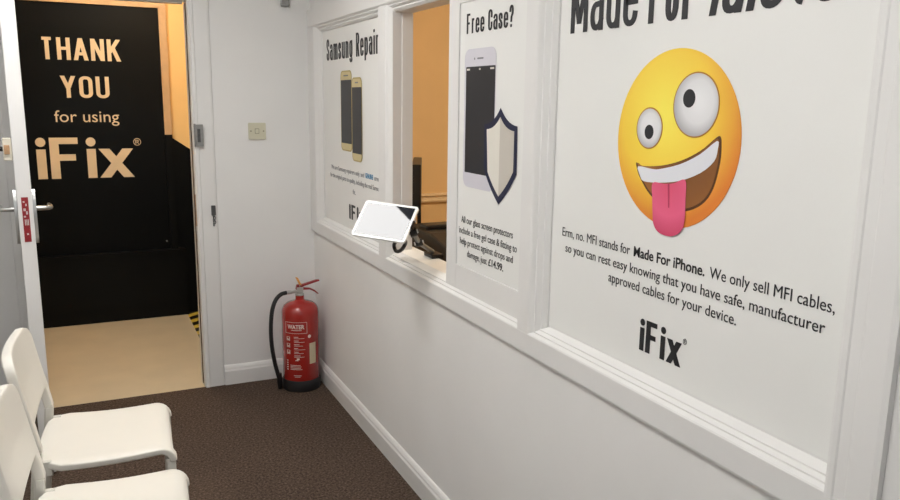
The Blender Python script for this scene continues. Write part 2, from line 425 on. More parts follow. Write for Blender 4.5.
# door lining and casing
tr = empty('trim_1', (DR, 0, 0)); struct(tr)
cas = [(0,0),(0,-.012),(.006,-.016),(.018,-.017),(.024,-.013),(.088,-.012),(.096,-.009),(.10,0)]
MB().prism([(DR+.004+a, b, 0) for a, b in cas], (0,0,DT+.1)).build('casing_side', GLOSS, tr)
MB().prism([(DL-.004-a*.5, b*.6, 0) for a, b in cas], (0,0,DT+.1)).build('casing_side', GLOSS, tr)
MB().prism([(DL-.02, b, DT+.004+a) for a, b in cas], (DR-DL+.04,0,0)).build('casing_head', GLOSS, tr)
MB().box((DR, -.001, 0), (DR+.028, .101, DT+.028)).box((DR-.004, .046, 0), (DR, .1, DT-.012)).build('jamb', GLOSS, tr)
MB().box((DL-.028, -.001, 0), (DL, .101, DT+.028)).box((DL, .046, 0), (DL+.012, .1, DT-.012)).build('jamb', GLOSS, tr)
MB().box((DL, -.001, DT), (DR, .101, DT+.028)).box((DL+.012, .046, DT-.012), (DR-.012, .1, DT)).build('head_lining', GLOSS, tr)
# dark draught strip and bare timber scar along the latch side
g = MB().box((DR-.004, .036, .01), (DR-.0002, .046, DT-.012)).build('draught_strip', GAP, tr); g['label'] = 'dark draught strip in the door rebate'
g = MB().box((DR-.0016, .001, .86), (DR+.0005, .02, 1.02)).box((DR-.001,-.0004,.9),(DR+.003,.0004,.97)).build('timber_scar', TRACK, tr); g['label'] = 'bare timber where paint is chipped away'
# latch keep on the casing
kp = MB().box((-.592, -.036, 1.265), (-.558, -.012, 1.372)).box((-.600, -.019, 1.262), (-.590, -.010, 1.375)).build('latch_keep', DULL, tr, bevel=.002)
kp['label'] = 'grey metal latch keep on the door frame'
MB().box((-.586, -.0375, 1.285), (-.572, -.0358, 1.35)).build('keep_slot', CHAINM, kp)
# chain bolt fitting lower down
ch = MB().box((-.534, -.026, .915), (-.513, -.011, .965)).build('chain_fitting', CHAINM, tr, bevel=.002)
mb = MB()
for k in range(5):
    z = .912 - k*.011; x = -.522 + (.002 if k % 2 else -.002)
    pts = [(x + .006*math.cos(t)*(1 if k % 2 else .35), -.018 - .006*math.cos(t)*(.35 if k % 2 else 1), z + .0085*math.sin(t)) for t in [i*2*PI/10 for i in range(11)]]
    mb.tube(pts, .0018, 6)
mb.build('chain', CHAINM, ch, smooth=50)
# filled crack line beside the casing
g = MB().box((-.5035, -.0005, 1.18), (-.5005, .002, DT+.08)).build('crack', GAP, tr)

# ------------------------------------------------------------------ window frame in the right-hand wall
win = empty('window_1', (0, -1.7, WB)); struct(win)
def yprism(prof, y0, y1): return MB().prism([(x, y0, z) for x, z in prof], (0, y1-y0, 0))
Y1 = -3.316
sill = [(0,.806),(-.012,.806),(-.014,.812),(-.014,.866),(-.012,.8695),(-.003,.8745),(-.003,.878),(.006,.884),(.006,.8875),(.015,.8935),(.024,.898),(.030,.902),(.115,.904),(.115,.884),(.09,.882),(.09,.806)]
yprism(sill, 0, Y1).build('sill', GLOSS, win, smooth=None)
head = [(0,1.95),(-.014,1.95),(-.014,1.868),(-.012,1.865),(-.003,1.859),(-.003,1.855),(.008,1.847),(.008,1.843),(.018,1.834),(.09,1.834),(.09,1.95)]
yprism(head, 0, Y1).build('head_rail', GLOSS, win)
def zprism(prof): return MB().prism([(x, y, .860) for x, y in prof], (0, 0, 1.0))
zprism([(0,0),(-.0138,0),(-.0138,-.108),(-.011,-.112),(-.003,-.120),(-.003,-.124),(.008,-.134),(.008,-.137),(.018,-.147),(.09,-.147),(.09,0)]).build('side_post', GLOSS, win)
zprism([(-.0138,-1.062),(-.0138,-1.138),(-.011,-1.142),(-.003,-1.150),(-.003,-1.154),(.008,-1.166),(.045,-1.168),(.046,-1.171),(.06,-1.172),(.09,-1.173),(.09,-1.04),(.018,-1.04),(.018,-1.05),(.0,-1.054),(-.004,-1.060)]).build('mullion', GLOSS, win)
zprism([(-.0138,-2.206),(-.0138,-2.262),(-.011,-2.268),(-.003,-2.278),(-.003,-2.283),(.008,-2.296),(.008,-2.301),(.018,-2.312),(.09,-2.312),(.09,-2.206)]).build('mullion', GLOSS, win)
zprism([(-.0138,-3.226),(-.0150,-3.231),(-.0150,-3.240),(-.0132,-3.243),(-.0132,-3.262),(-.0142,-3.265),(-.0142,-3.306),(-.012,-3.316),(.09,-3.316),(.09,-3.214),(.018,-3.214),(.018,-3.218),(.0,-3.222)]).build('side_post', GLOSS, win)

# boards behind the fixed posters
def board(y0, y1, x=.024):
    return MB().box((x, y1, .898), (x+.02, y0, 1.842))
for a, b in ((-.143,-1.05), (-2.308,-3.222)):
    board(a, b).build('backing_board', GLOSS, win)

# sliding panel in the middle
sp = MB()
sp.box((.004, -1.760, .884), (.030, -1.686, 1.842)).box((.004, -2.2055, .884), (.030, -1.760, .9675)).box((.004, -2.2055, 1.803), (.030, -1.760, 1.842)).box((.0085, -2.2055, .9675), (.028, -1.760, 1.803))
spo = tag(sp.build('sliding_panel', GLOSS, bevel=.001, seg=1), 'white sliding hatch panel beside the open serving gap', 'panel')

# ------------------------------------------------------------------ posters
P4 = on_wall(.0235)
def poster_sheet(name, y0, y1, z0, z1, x):
    return MB().box((x, y1, z0), (x+.0006, y0, z1)).build(name, POSTER)

# --- poster with the emoji
p4 = tag(poster_sheet('poster', -2.3095, -3.2175, .9035, 1.836, .0232), 'large white poster of a winking-wild yellow emoji face with its tongue out', 'poster')
p4['label'] = 'large white wall poster with a yellow emoji face sticking its tongue out'
Q = on_wall(.0232)
letters('heading', 'Made', Q, 2.360, 2.618, 1.670, .135, INK, p4, tx=.125, ty=.10, gap=.085)
letters('heading', 'For', Q, 2.655, 2.790, 1.670, .135, INK, p4, tx=.125, ty=.10, gap=.085)
letters('heading', 'Idiots', Q, 2.836, 3.126, 1.670, .135, INK, p4, tx=.135, ty=.105, gap=.075, shear=.17)
EC = Vector((.0232, -2.768, 1.428)); ER = .186
face_m = emoji_mat('emoji_face_print', srgb(253, 236, 92), srgb(246, 206, 66), srgb(224, 128, 44), (.023, -2.728, 1.480), .27, .05, .52, .86)
em = shape('emoji', ellipse((2.760, 1.428), ER, ER, 72), Q, face_m, p4)
em['label'] = 'yellow zany emoji face printed on the poster'
eye_m = emoji_mat('emoji_eye_print', srgb(236, 236, 238), srgb(224, 224, 226), srgb(166, 166, 170), (.022, -2.825, 1.506), .072, 0, .6, 1.0)
eye_m2 = emoji_mat('emoji_small_eye_print', srgb(236, 236, 238), srgb(224, 224, 226), srgb(166, 166, 170), (.022, -2.685, 1.452), .048, 0, .6, 1.0)
BRN = mat('emoji_outline_print', srgb(176, 120, 44), .5, noise=.05)
MOUTH = emoji_mat('emoji_mouth_print', srgb(112, 70, 28), srgb(136, 84, 34), srgb(158, 100, 44), (.022, -2.80, 1.40), .14)
LIP = mat('emoji_lip_print', srgb(92, 54, 22), .5, noise=.05)
TEETH = mat('emoji_teeth_print', srgb(224, 226, 232), .45, noise=.03, nscale=10)
TONGUE = emoji_mat('emoji_tongue_print', srgb(222, 84, 118), srgb(232, 98, 136), srgb(206, 70, 106), (.022, -2.76, 1.335), .11)
TLINE = mat('emoji_tongue_line_print', srgb(190, 56, 92), .5, noise=.05)
for nm, c, ru, rv, ti, mm, pc, pu, pv in (('large_eye', (2.819,1.500), .0625,.0625,0, eye_m, (2.800,1.513), .0175,.0185), ('small_eye', (2.682,1.449), .040,.042,0, eye_m2, (2.683,1.441), .0145,.0155)):
    rim = shape(nm, ellipse(c, ru+.003, rv+.003, 48), Q, BRN, em, d=.0012)
    shape('eyeball', ellipse(c, ru, rv, 48), Q, mm, rim, d=.0018)
    shape('pupil', ellipse(pc, pu, pv, 32), Q, INK, rim, d=.0024)
mouth = [(2.646,1.372),(2.665,1.366),(2.726,1.371),(2.787,1.386),(2.842,1.410),(2.882,1.438),(2.893,1.440),(2.897,1.425),(2.897,1.390),(2.884,1.338),(2.856,1.303),(2.808,1.283),(2.752,1.283),(2.699,1.305),(2.662,1.338),(2.647,1.362)]
mo = shape('mouth', mouth, Q, LIP, em, d=.0012, smooth=4)
cx = sum(a for a, b in mouth)/len(mouth); cy = sum(b for a, b in mouth)/len(mouth)
shape('mouth_inside', [(cx+(a-cx)*.955, cy+(b-cy)*.93) for a, b in mouth], Q, MOUTH, mo, d=.0018, smooth=4)
shape('teeth', [(2.653,1.364),(2.70,1.362),(2.726,1.364),(2.787,1.379),(2.842,1.403),(2.886,1.432),(2.889,1.415),(2.882,1.392),(2.847,1.366),(2.791,1.345),(2.73,1.335),(2.675,1.333),(2.662,1.345)], Q, TEETH, mo, d=.0023, smooth=3)
shape('tongue', [(2.706,1.332),(2.742,1.334),(2.772,1.338),(2.806,1.348),(2.811,1.31),(2.812,1.262),(2.803,1.240),(2.782,1.227),(2.757,1.224),(2.732,1.229),(2.717,1.244),(2.712,1.268),(2.708,1.30)], Q, TONGUE, mo, d=.0028, smooth=4)
shape('tongue_line', [(2.755,1.336),(2.759,1.336),(2.762,1.31),(2.764,1.285),(2.761,1.285),(2.758,1.31)], Q, TLINE, mo, d=.0033)
BH = .0225
text('body_text', 'Erm, no. MFI stands for', Q, 2.362, 2.640, 1.160, BH, INK, p4)
text('body_text', 'Made For iPhone.', Q, 2.654, 2.878, 1.160, BH, INK, p4, bold=.017)
text('body_text', 'We only sell MFI cables,', Q, 2.892, 3.181, 1.160, BH, INK, p4)
text('body_text', 'so you can rest easy knowing that you have safe, manufacturer', Q, 2.379, 3.166, 1.120, BH, INK, p4)
text('body_text', 'approved cables for your device.', Q, 2.566, 2.971, 1.082, BH, INK, p4)
lg = letters('logo', 'jFjx', Q, 2.693, 2.828, .9495, .074, INK, p4, tx=.20, ty=.15, gap=.085, X=.72)
text('registered_mark', '\u00ae', Q, 2.832, 2.843, 1.003, .0125, INK, lg)

# --- poster with the phone and the shield
p3 = tag(poster_sheet('poster', -1.7665, -2.2045, .9705, 1.800, .0076), 'narrow white poster with a phone and shield on the sliding panel', 'poster')
Q = on_wall(.0076)
letters('heading', 'Free Case?', Q, 1.809, 2.099, 1.7065, .060, INK, p3, tx=.16, ty=.105, gap=.11, space=.40)
ph = shape('phone', rrect(1.800, 2.006, 1.233, 1.660, .030), Q, PHW, p3)
ph['label'] = 'pale grey phone with a black screen printed on the poster'
shape('phone_screen', rrect(1.812, 2.003, 1.279, 1.6065, .002, 1), Q, PHD, ph, d=.0012)
shape('earpiece', rrect(1.886, 1.926, 1.6275, 1.6325, .0024), Q, GREYLINE, ph, d=.0012)
shape('camera_dot', ellipse((1.868,1.630), .0035, .0035, 14), Q, GREYLINE, ph, d=.0012)
for a, b in ((1.818,1.838),(1.90,1.91),(1.972,1.996)): shape('status_icon', rrect(a, b, 1.5955, 1.601, .001, 1), Q, SHL, ph, d=.0018)
def arc(a, b, sag, n=7):
    a = Vector((*a,0)); b = Vector((*b,0)); d = b-a; nn = Vector((-d.y, d.x, 0)).normalized()
    return [tuple((a + d*i/n + nn*sag*4*(i/n)*(1-i/n))[:2]) for i in range(n)]
T, SR, SL = (2.042,1.484), (2.141,1.434), (1.943,1.434)
out = arc(T, SR, -.012) + [SR, (2.143,1.300)] + arc((2.143,1.300), (2.042,1.202), .006)[1:] + [(2.042,1.202)] + arc((2.042,1.202), (1.945,1.300), .006)[1:] + [(1.945,1.300)] + arc(SL, T, -.012)
sh = shape('shield', out, Q, NAVY, p3, d=.0018)
sh['label'] = 'navy outlined shield printed over the phone'
hl = arc((1.960,1.420),(2.042,1.458), -.010) + [(2.042,1.458),(2.042,1.226)] + arc((2.042,1.226),(1.961,1.306), .005)
shape('shield_face', hl, Q, SHL, sh, d=.0024)
hr = [(2.042,1.226),(2.042,1.458)] + arc((2.042,1.458),(2.125,1.420), -.010)[1:] + [(2.125,1.420),(2.125,1.306)] + arc((2.125,1.306),(2.042,1.226), .005)[1:]
shape('shield_face', hr, Q, SHD, sh, d=.0024)
text('body_text', 'All our glass screen protectors', Q, 1.794, 2.131, 1.1135, .0215, INK, p3)
text('body_text', 'include a free gel case & fitting to', Q, 1.778, 2.156, 1.0765, .0215, INK, p3)
text('body_text', 'help protect against drops and', Q, 1.786, 2.135, 1.0415, .0215, INK, p3)
text('body_text', 'damage, just', Q, 1.840, 1.975, 1.0055, .0215, INK, p3)
text('body_text', '\u00a314.99.', Q, 1.986, 2.080, 1.0055, .0215, INK, p3, bold=.018)

# --- poster with the two gold phones
p1 = tag(poster_sheet('poster', -.146, -1.053, .9035, 1.836, .0232), 'white poster with two gold phones nearest the room corner', 'poster')
Q = on_wall(.0232)
letters('heading', 'Samsung Repair', Q, .222, .972, 1.689, .102, INK, p1, tx=.175, ty=.085, gap=.125, space=.50)
for nm, u0, u1, v0, v1 in (('phone', .445, .612, 1.264, 1.634), ('phone', .615, .757, 1.226, 1.600)):
    g = shape(nm, rrect(u0, u1, v0, v1, .028), Q, GOLD, p1, d=.0006 if u0 < .5 else .0018)
    shape('phone_trim', rrect(u0+.008, u1-.008, v0+.006, v1-.006, .024), Q, GOLDL, g, d=.0012 if u0 < .5 else .0024)
    shape('phone_screen', rrect(u0+.008, u1-.004, v0+.036, v1-.043, .002, 1), Q, PHD, g, d=.0018 if u0 < .5 else .003)
    shape('earpiece', rrect(u0+.05, u1-.05, v1-.026, v1-.020, .002), Q, GREYLINE, g, d=.0018 if u0 < .5 else .003)
text('body_text', 'We are Samsung repairers only, and', Q, .273, .775, 1.162, .021, GREYLINE, p1)
text('body_text', 'GENUINE', Q, .792, .893, 1.163, .021, INKB, p1, bold=.02)
text('body_text', 'screens', Q, .910, .992, 1.163, .021, GREYLINE, p1)
text('body_text', 'for the original parts to quality, including the real Samsung', Q, .255, .996, 1.121, .021, GREYLINE, p1)
text('body_text', 'fit.', Q, .612, .655, 1.071, .021, GREYLINE, p1)
lg = letters('logo', 'jFjx', Q,   .555, .775, .948, .070, INK, p1, tx=.33, ty=.16, gap=.17, X=.72)
text('registered_mark', '\u00ae', Q, .795, .812, 1.0, .0125, INK, lg)

# ------------------------------------------------------------------ door leaf
HX, HY = -1.366, -.002
dr = empty('door_1', (HX, HY, 0), 0); struct(dr)
ang = math.atan2(-.753, -1.311 - HX)       # direction hinge -> latch
dd = Vector((math.cos(ang), math.sin(ang), 0)); dn = Vector((-dd.y, dd.x, 0))     # dn points to +x side (towards doorway)
W = .755; TH = .0255
H0 = Vector((HX, HY, 0))
def dpt(a, n, z): return H0 + dd*a + dn*n + Vector((0,0,z))
def dbox(a0, a1, n0, n1, z0, z1): return MB().obox(dpt((a0+a1)/2, (n0+n1)/2, (z0+z1)/2), dd*(a1-a0)/2, dn*(n1-n0)/2, (0,0,(z1-z0)/2))
dbox(.0, W, -TH, TH, .008, 1.955).build('door_leaf', GLOSS, dr, bevel=.0025)
for s_ in (-1, 1):
    b = MB()
    c = dpt(W-.055, s_*TH, 1.045)
    pts = [c + dd*(.024*math.cos(t)) + Vector((0,0,.105*math.sin(t)))*1.0 for t in [k*2*PI/28 for k in range(28)]]
    b.prism(pts, dn*s_*.012)
    hp = b.build('handle', DULL if False else CHROME, dr, bevel=.002); hp['label'] = 'satin metal lever handle on an oval backplate'
    c = dpt(W-.055, s_*(TH+.012), 1.075)
    path = [c, c+dn*s_*.030, c+dn*s_*.044-dd*.004, c+dn*s_*.050-dd*.016, c+dn*s_*.050-dd*.05, c+dn*s_*.047-dd*.105]
    MB().tube(path, [.010,.009,.009,.009,.0085,.007], 12).build('lever', CHROME, hp, smooth=50)
fp = dbox(W-.0002, W+.0018, -.0115, .0115, .955, 1.125).build('lock_plate', REDPL, dr); fp['label'] = 'red worn lock plate let into the door edge'
mb = MB()
for k, (a, z, w_, h_) in enumerate([(-.004,1.108,.006,.006),(.003,1.096,.005,.009),(-.003,1.078,.008,.010),(.004,1.066,.006,.012),(-.004,1.052,.007,.006),(-.004,1.030,.003,.022),(.001,1.030,.003,.022),(.006,1.030,.003,.022),(.001,.985,.006,.006)]):
    mb.obox(dpt(W+.0021, a, z), dd*.0004, dn*w_/2, (0,0,h_/2))
mb.build('worn_mark', SCRATCH, fp)
# night latch on the face turned to the left wall
nl = dbox(W-.062, W-.004, -TH-.030, -TH, 1.262, 1.345).build('night_latch', ALMOND, dr, bevel=.004); nl['label'] = 'pale rim latch with a black knob'
dbox(W-.006, W+.004, -TH-.026, -TH-.008, 1.286, 1.320).build('latch_bolt', TRACK, nl, bevel=.002)
c = dpt(W-.034, -TH-.030, 1.305)
MB().tube([c, c-dn*.012, c-dn*.013, c-dn*.034], [.009,.009,.017,.015], 16).build('latch_knob', PLASTB, nl, smooth=40)
for z in (.25, 1.0, 1.75): MB().tube([(HX-.008, -.022, z-.05), (HX-.008, -.022, z+.05)], .006, 10).build('hinge', DULL, dr, smooth=40)

# ------------------------------------------------------------------ hallway
HY1 = 1.5
struct(MB().box((-2.6, 0.0, -.1), (-.36, 1.7, -.001)).build('floor', VINYL))
struct(MB().box((-2.6, .1, 2.6), (-.3, 1.7, 2.7)).build('ceiling', CEIL))
hw = struct(MB().box((-2.6, 1.56, 0), (-.36, 1.66, 2.6)).build('wall_hallway_end', YELLOW))
struct(MB().box((-.42, .1, 0), (-.32, 1.66, 2.6)).build('wall_hallway_right', YELLOW))
struct(MB().box((-2.7, .1, 0), (-2.6, 1.66, 2.6)).build('wall_hallway_left', YELLOW))
bw = struct(MB().box((-2.6, 1.478, .095), (-.508, 1.56, .455)).box((-2.6, 1.490, .0), (-.508, 1.56, .095)).box((-2.6, 1.466, .455), (-.508, 1.56, .475)).build('wall_hallway_lower', BLACKW))
# black dado, its edge falling to the right
struct(MB().prism([(-.585,1.548,0),(-.421,1.548,0),(-.421,1.548,1.142),(-.585,1.548,1.256)], (0,.012,0)).build('trim_2', BLACKW))
struct(MB().prism([(-.432,1.56,0),(-.432,1.56,1.15),(-.432,.1,1.0),(-.432,.1,0)], (.012,0,0)).build('trim_3', BLACKW))
# black sign panel in its tan frame
door2 = empty('door_2', (-1.0, 1.53, .475)); struct(door2)
MB().box((-1.95, 1.515, .475), (-.601, 1.56, 2.072)).build('door_leaf', BLACKS, door2)
MB().box((-2.0, 1.500, 2.072), (-.553, 1.56, 2.125)).box((-.600, 1.500, 1.255), (-.553, 1.56, 2.072)).build('door_frame', TANWOOD, door2)
MB().box((-.600, 1.503, .475), (-.553, 1.56, 1.2545)).build('door_frame', BLACKW, door2)
MB().tube([(-.625,1.515,.53),(-.625,1.500,.53)], .006, 10).build('stop_pin', DULL, door2, smooth=40)
# lettering on it
sg = empty('wall_sign', (-1.07, 1.515, .97)); tag(sg, 'tan lettering THANK YOU for using on the black hallway panel', 'sign')
Q = on_far(1.513)
k = (1.513+4.0275)/(1.5+4.0275)
def hx(x): return -1.0938 + (x+1.0938)*k
def hz(z): return 1.5 + (z-1.5)*k
letters('thank_text', 'THANK', Q, hx(-1.302), hx(-.842), hz(1.724), .136, CREAM, sg, tx=.175, ty=.14, gap=.12)
letters('you_text', 'YOU', Q, hx(-1.204), hx(-.923), hz(1.490), .136, CREAM, sg, tx=.175, ty=.14, gap=.14)
text('for_using_text', 'for using', Q, hx(-1.254), hx(-.876), hz(1.338), .072, CREAM, sg)
lg = letters('logo', 'jFjx', Q, hx(-1.372), hx(-.810), hz(.978), .262, CREAM, sg, tx=.205, ty=.155, gap=.085, X=.72)
text('registered_mark', '\u00ae', Q, hx(-.800), hx(-.752), hz(1.185), .045, CREAM, lg)
# hazard tape on the step edge
def tape_mat():
    M = bpy.data.materials.new('hazard_tape'); M.use_nodes = True; nt = M.node_tree; N = nt.nodes; L = nt.links; p = N['Principled BSDF']
    tc = N.new('ShaderNodeTexCoord'); mp = N.new('ShaderNodeMapping'); mp.inputs['Rotation'].default_value = (0,0,math.radians(-38))
    w = N.new('ShaderNodeTexWave'); w.wave_type = 'BANDS'; w.bands_direction = 'Y'; w.inputs['Scale'].default_value = 2.7; w.inputs['Distortion'].default_value = 0
    r = N.new('ShaderNodeValToRGB'); r.color_ramp.interpolation = 'CONSTANT'; r.color_ramp.elements[0].color = srgb(22,20,16); r.color_ramp.elements[1].position = .5; r.color_ramp.elements[1].color = srgb(224,196,76)
    L.new(tc.outputs['Object'], mp.inputs['Vector']); L.new(mp.outputs['Vector'], w.inputs['Vector']); L.new(w.outputs['Fac'], r.inputs['Fac']); L.new(r.outputs['Color'], p.inputs['Base Color'])
    p.inputs['Roughness'].default_value = .45
    return M
tp = MB().box((-.515, .62, -.001), (-.434, 1.547, .0008)).build('hazard_tape', tape_mat())
tag(tp, 'black and yellow striped hazard tape on the hallway floor edge', 'tape')
# hall lamp (round bulkhead light)
def round_lamp(x, y, z, label, gm, name='ceiling_lamp'):
    t = empty(name, (x, y, z)); tag(t, label, 'lamp')
    MB().lathe([(.15,0),(.15,-.02),(.135,-.025)], (x,y,z)).build('base', GLOSS, t, smooth=40)
    MB().lathe([(.132,-.0255),(.13,-.05),(.10,-.078),(.05,-.092),(.001,-.095)], (x,y,z)).build('diffuser', gm, t, smooth=60)
round_lamp(-.78, .62, 2.6, 'round warm hallway ceiling lamp beyond the doorway', WARMLAMP)

# ------------------------------------------------------------------ room behind the hatch
RX = 2.3
struct(MB().box((.09, -4.2, -.1), (RX+.1, .5, 0)).build('floor', VINYL))
struct(MB().box((.09, -4.2, CH), (RX+.1, .5, CH+.1)).build('ceiling', CEIL))
struct(MB().box((.09, .3, 0), (RX, .4, CH)).build('wall_office_end', BACKYEL))
struct(MB().box((RX, -4.2, 0), (RX+.1, .4, CH)).build('wall_office_right', BACKYEL))
struct(MB().box((.09, -4.2, 0), (RX, -4.1, CH)).build('wall_office_near', BACKYEL))
struct(MB().box((.0901, -4.1, 0), (.0921, .3, .882)).box((.0901, -4.1, 1.951), (.0921, .3, CH)).box((.0901,-4.1,.882),(.0921,-3.32,1.951)).build('wall_office_left', BACKYEL))
struct(MB().prism([(.0925,.3,.885),(.0925,.282,.888),(.0925,.276,.898),(.0925,.282,.905),(.0925,.284,.922),(.0925,.27,.930),(.0925,.272,.94),(.0925,.3,.942)], (RX-.0925,0,0)).build('trim_4', CREAMRAIL))
round_lamp(1.15, -1.3, CH, 'round warm ceiling lamp in the room behind the hatch', WARMLAMP2)

# desk, monitor, office chair
dk = empty('desk', (.62, -.75, 0)); tag(dk, 'dark desk behind the serving hatch carrying the monitor', 'desk')
DESK = mat('dark_desk_laminate', srgb(44, 34, 30), .4, noise=.2, nscale=12)
MB().box((.14, -1.9, .70), (.78, .15, .73)).build('desktop', DESK, dk, bevel=.003)
for x, y in ((.18,-1.84),(.74,-1.84),(.18,.09),(.74,.09)): MB().box((x-.022,y-.022,0),(x+.022,y+.022,.70)).build('leg', PLASTB, dk)
mo_ = empty('monitor', (.46, -.50, .731)); tag(mo_, 'black flat monitor seen edge-on on the desk behind the hatch', 'monitor')
a = Vector((.50,-.86,0)).normalized(); b = Vector((.86,.50,0)).normalized()
# screen turned so that its narrow side shows
ctr = Vector((.450, -.42, 1.065))
va = Vector((.14, .12, 0)); vn = Vector((-.12,.14,0)).normalized()
va = Vector((.36,.93,0)).normalized()*.0; 
mdir = Vector((.400,.917,0)); mnr = Vector((.917,-.400,0))
m0 = Vector((.362, -.625, 1.065))                      # near edge of the screen
def mbx(a0, a1, n0, n1, z0, z1):
    return MB().obox(m0 + mdir*(a0+a1)/2 + mnr*(n0+n1)/2 + Vector((0,0,(z0+z1)/2-1.065)), mdir*(a1-a0)/2, mnr*(n1-n0)/2, (0,0,(z1-z0)/2))
mbx(0, .50, -.045, 0, .955, 1.200).build('bezel', PLASTB, mo_, bevel=.004)
mbx(.012, .488, -.0465, -.0445, .97, 1.188).build('screen', SCREEN, mo_)
mbx(.22, .28, -.02, .0, .78, 1.0).build('neck', PLASTB, mo_)
fc = m0 + mdir*.25 + mnr*-.01
MB().lathe([(.11,0),(.11,.010),(.03,.018),(.001,.018)], (fc.x,fc.y,.731)).box((fc.x-.02,fc.y-.02,.745),(fc.x+.02,fc.y+.02,.80)).build('foot', PLASTB, mo_, smooth=40)
# black cash till beside it
tl = empty('till', (.34, -1.0, .731)); tag(tl, 'black till with a raised lid on the desk directly behind the hatch', 'till')
MB().prism([(.20,-.80,.731),(.20,-1.55,.731),(.20,-1.55,.85),(.20,-1.10,.952),(.20,-.86,.955),(.20,-.80,.92)], (.27,0,0)).build('till_case', PLASTB, tl, bevel=.008)
MB().box((.22,-1.02,.950),(.44,-.94,.972)).build('printer_cover', PLASTB, tl, bevel=.006)
MB().box((.197,-1.44,.745),(.201,-.84,.785)).build('drawer', RUB, tl, bevel=.001)
MB().tube([(.185,-1.06,.765),(.199,-1.06,.765)], .008, 12).build('keyhole', CHROME, tl, smooth=40)

# ------------------------------------------------------------------ tablet on its bracket
TM = Matrix(((0.6516, 0.5393, 0.5335), (-0.7566, 0.5123, 0.4062), (-0.0543, -0.6684, 0.7419)))
TC = Vector((-0.14268, -1.47735, 1.0788))
def tp_(u, n, v): return TC + TM @ Vector((u, n, v))      # n: behind the glass is positive
tb = empty('tablet', (-.02, -1.33, .904)); tag(tb, 'white tablet on a black bracket clamped to the hatch sill', 'tablet')
mb = MB().prism([tp_(a, 0, b) for a, b in rrect(-.108, .108, -.0765, .0765, .010)], TM @ Vector((0,.009,0)))
mb.build('tablet_body', TABW, tb, bevel=.002)
s_ = MB().prism([tp_(a, -.0006, b) for a, b in rrect(-.0985, .0975, -.0675, .0675, .002, 2)], TM @ Vector((0,.001,0))).build('screen', SCREEN, tb)
s_['label'] = 'dark glass screen mirroring the ceiling light'
hk = MB()
hk.obox(tp_(0, .017, 0), TM @ Vector((.05,0,0)), TM @ Vector((0,.007,0)), TM @ Vector((0,0,.035))).obox(tp_(.075,.012,0), TM @ Vector((.038,0,0)), TM @ Vector((0,.003,0)), TM @ Vector((0,0,.010)))
hk.obox(tp_(.112,.004,0), TM @ Vector((.0035,0,0)), TM @ Vector((0,.010,0)), TM @ Vector((0,0,.016)))
hk.build('cradle', PLASTB, tb, bevel=.003)
j0 = tp_(.050, .024, .02)
J1 = Vector((-.018, -1.425, 1.060)); J2 = Vector((-.012, -1.428, 1.022)); J3 = Vector((.030, -1.385, .972))
MB().tube([j0, J1], .011, 14).build('arm', PLASTB, tb, smooth=50)
MB().tube([J1, J2], .009, 14).build('arm', DULL, tb, smooth=50)
MB().tube([J2, J3, Vector((.105, -1.345, .925))], .009, 14).build('arm', DULL, tb, smooth=50)
for q, r in ((J1,.017),(J2,.018),(J3,.014)):
    MB().tube([q+Vector((-.012,.004,-.004)), q+Vector((.012,-.004,.004))], r, 18).build('joint', PLASTB, tb, smooth=40)
    MB().tube([q+Vector((-.017,.006,-.005)), q+Vector((.017,-.006,.005))], r*.45, 14).build('knob', CHROME, tb, smooth=40)
# clamp gripping the inner edge of the sill
MB().box((.085, -1.385, .9045), (.135, -1.305, .920)).box((.117, -1.385, .86), (.135, -1.305, .9045)).build('clamp', PLASTB, tb, bevel=.003)
# curved hand grip below the tablet
hk2 = [tp_(.060,.020,-.035), (-.030,-1.395,.985), (-.022,-1.360,.955), (-.018,-1.310,.930), (-.018,-1.272,.922), (-.020,-1.258,.932), (-.026,-1.270,.948), (-.034,-1.31,.972)]
pts = [Vector(q) for q in hk2]
sm = []
for i in range(len(pts)-1):
    p0, p1, p2, p3 = pts[max(i-1,0)], pts[i], pts[i+1], pts[min(i+2,len(pts)-1)]
    for j in range(6):
        t = j/6; sm.append(.5*((2*p1)+(-p0+p2)*t+(2*p0-5*p1+4*p2-p3)*t*t+(-p0+3*p1-3*p2+p3)*t**3))
MB().tube(sm, .0075, 10).build('grip', PLASTB, tb, smooth=60)

# ------------------------------------------------------------------ wall switch plate
sw = empty('switch', (-.2875, 0, 1.3375)); tag(sw, 'small ivory square switch plate on the white wall by the door', 'switch')
Q = on_far(0)
shape('plate', rrect(-.332, -.244, 1.2955, 1.3795, .005), Q, SWITCH, sw, d=-.0005, t=.0085)
GS = mat('switch_marking', srgb(150, 146, 124), .5, noise=.05)
shape('button', rrect(-.297, -.281, 1.327, 1.348, .002), Q, SWITCH, sw, d=.008, t=.003)
shape('button_edge', rrect(-.300, -.278, 1.324, 1.351, .003), Q, GS, sw, d=.0079, t=.0006)
for x in (-.320, -.256): shape('screw', ellipse((x,1.3375), .0042, .0042, 16), Q, GS, sw, d=.008, t=.001)

# small grey fitting high in the corner
fx = empty('wall_bracket', (-.13, 0, 1.975)); tag(fx, 'small grey fitting high on the white wall near the corner', 'fitting')
MB().box((-.150,-.022,1.960),(-.108,0,2.03)).build('case', DULL, fx, bevel=.004)
MB().tube([(-.13,-.022,2.0),(-.13,-.026,2.0)], .006, 12).build('screw', CHROME, fx)

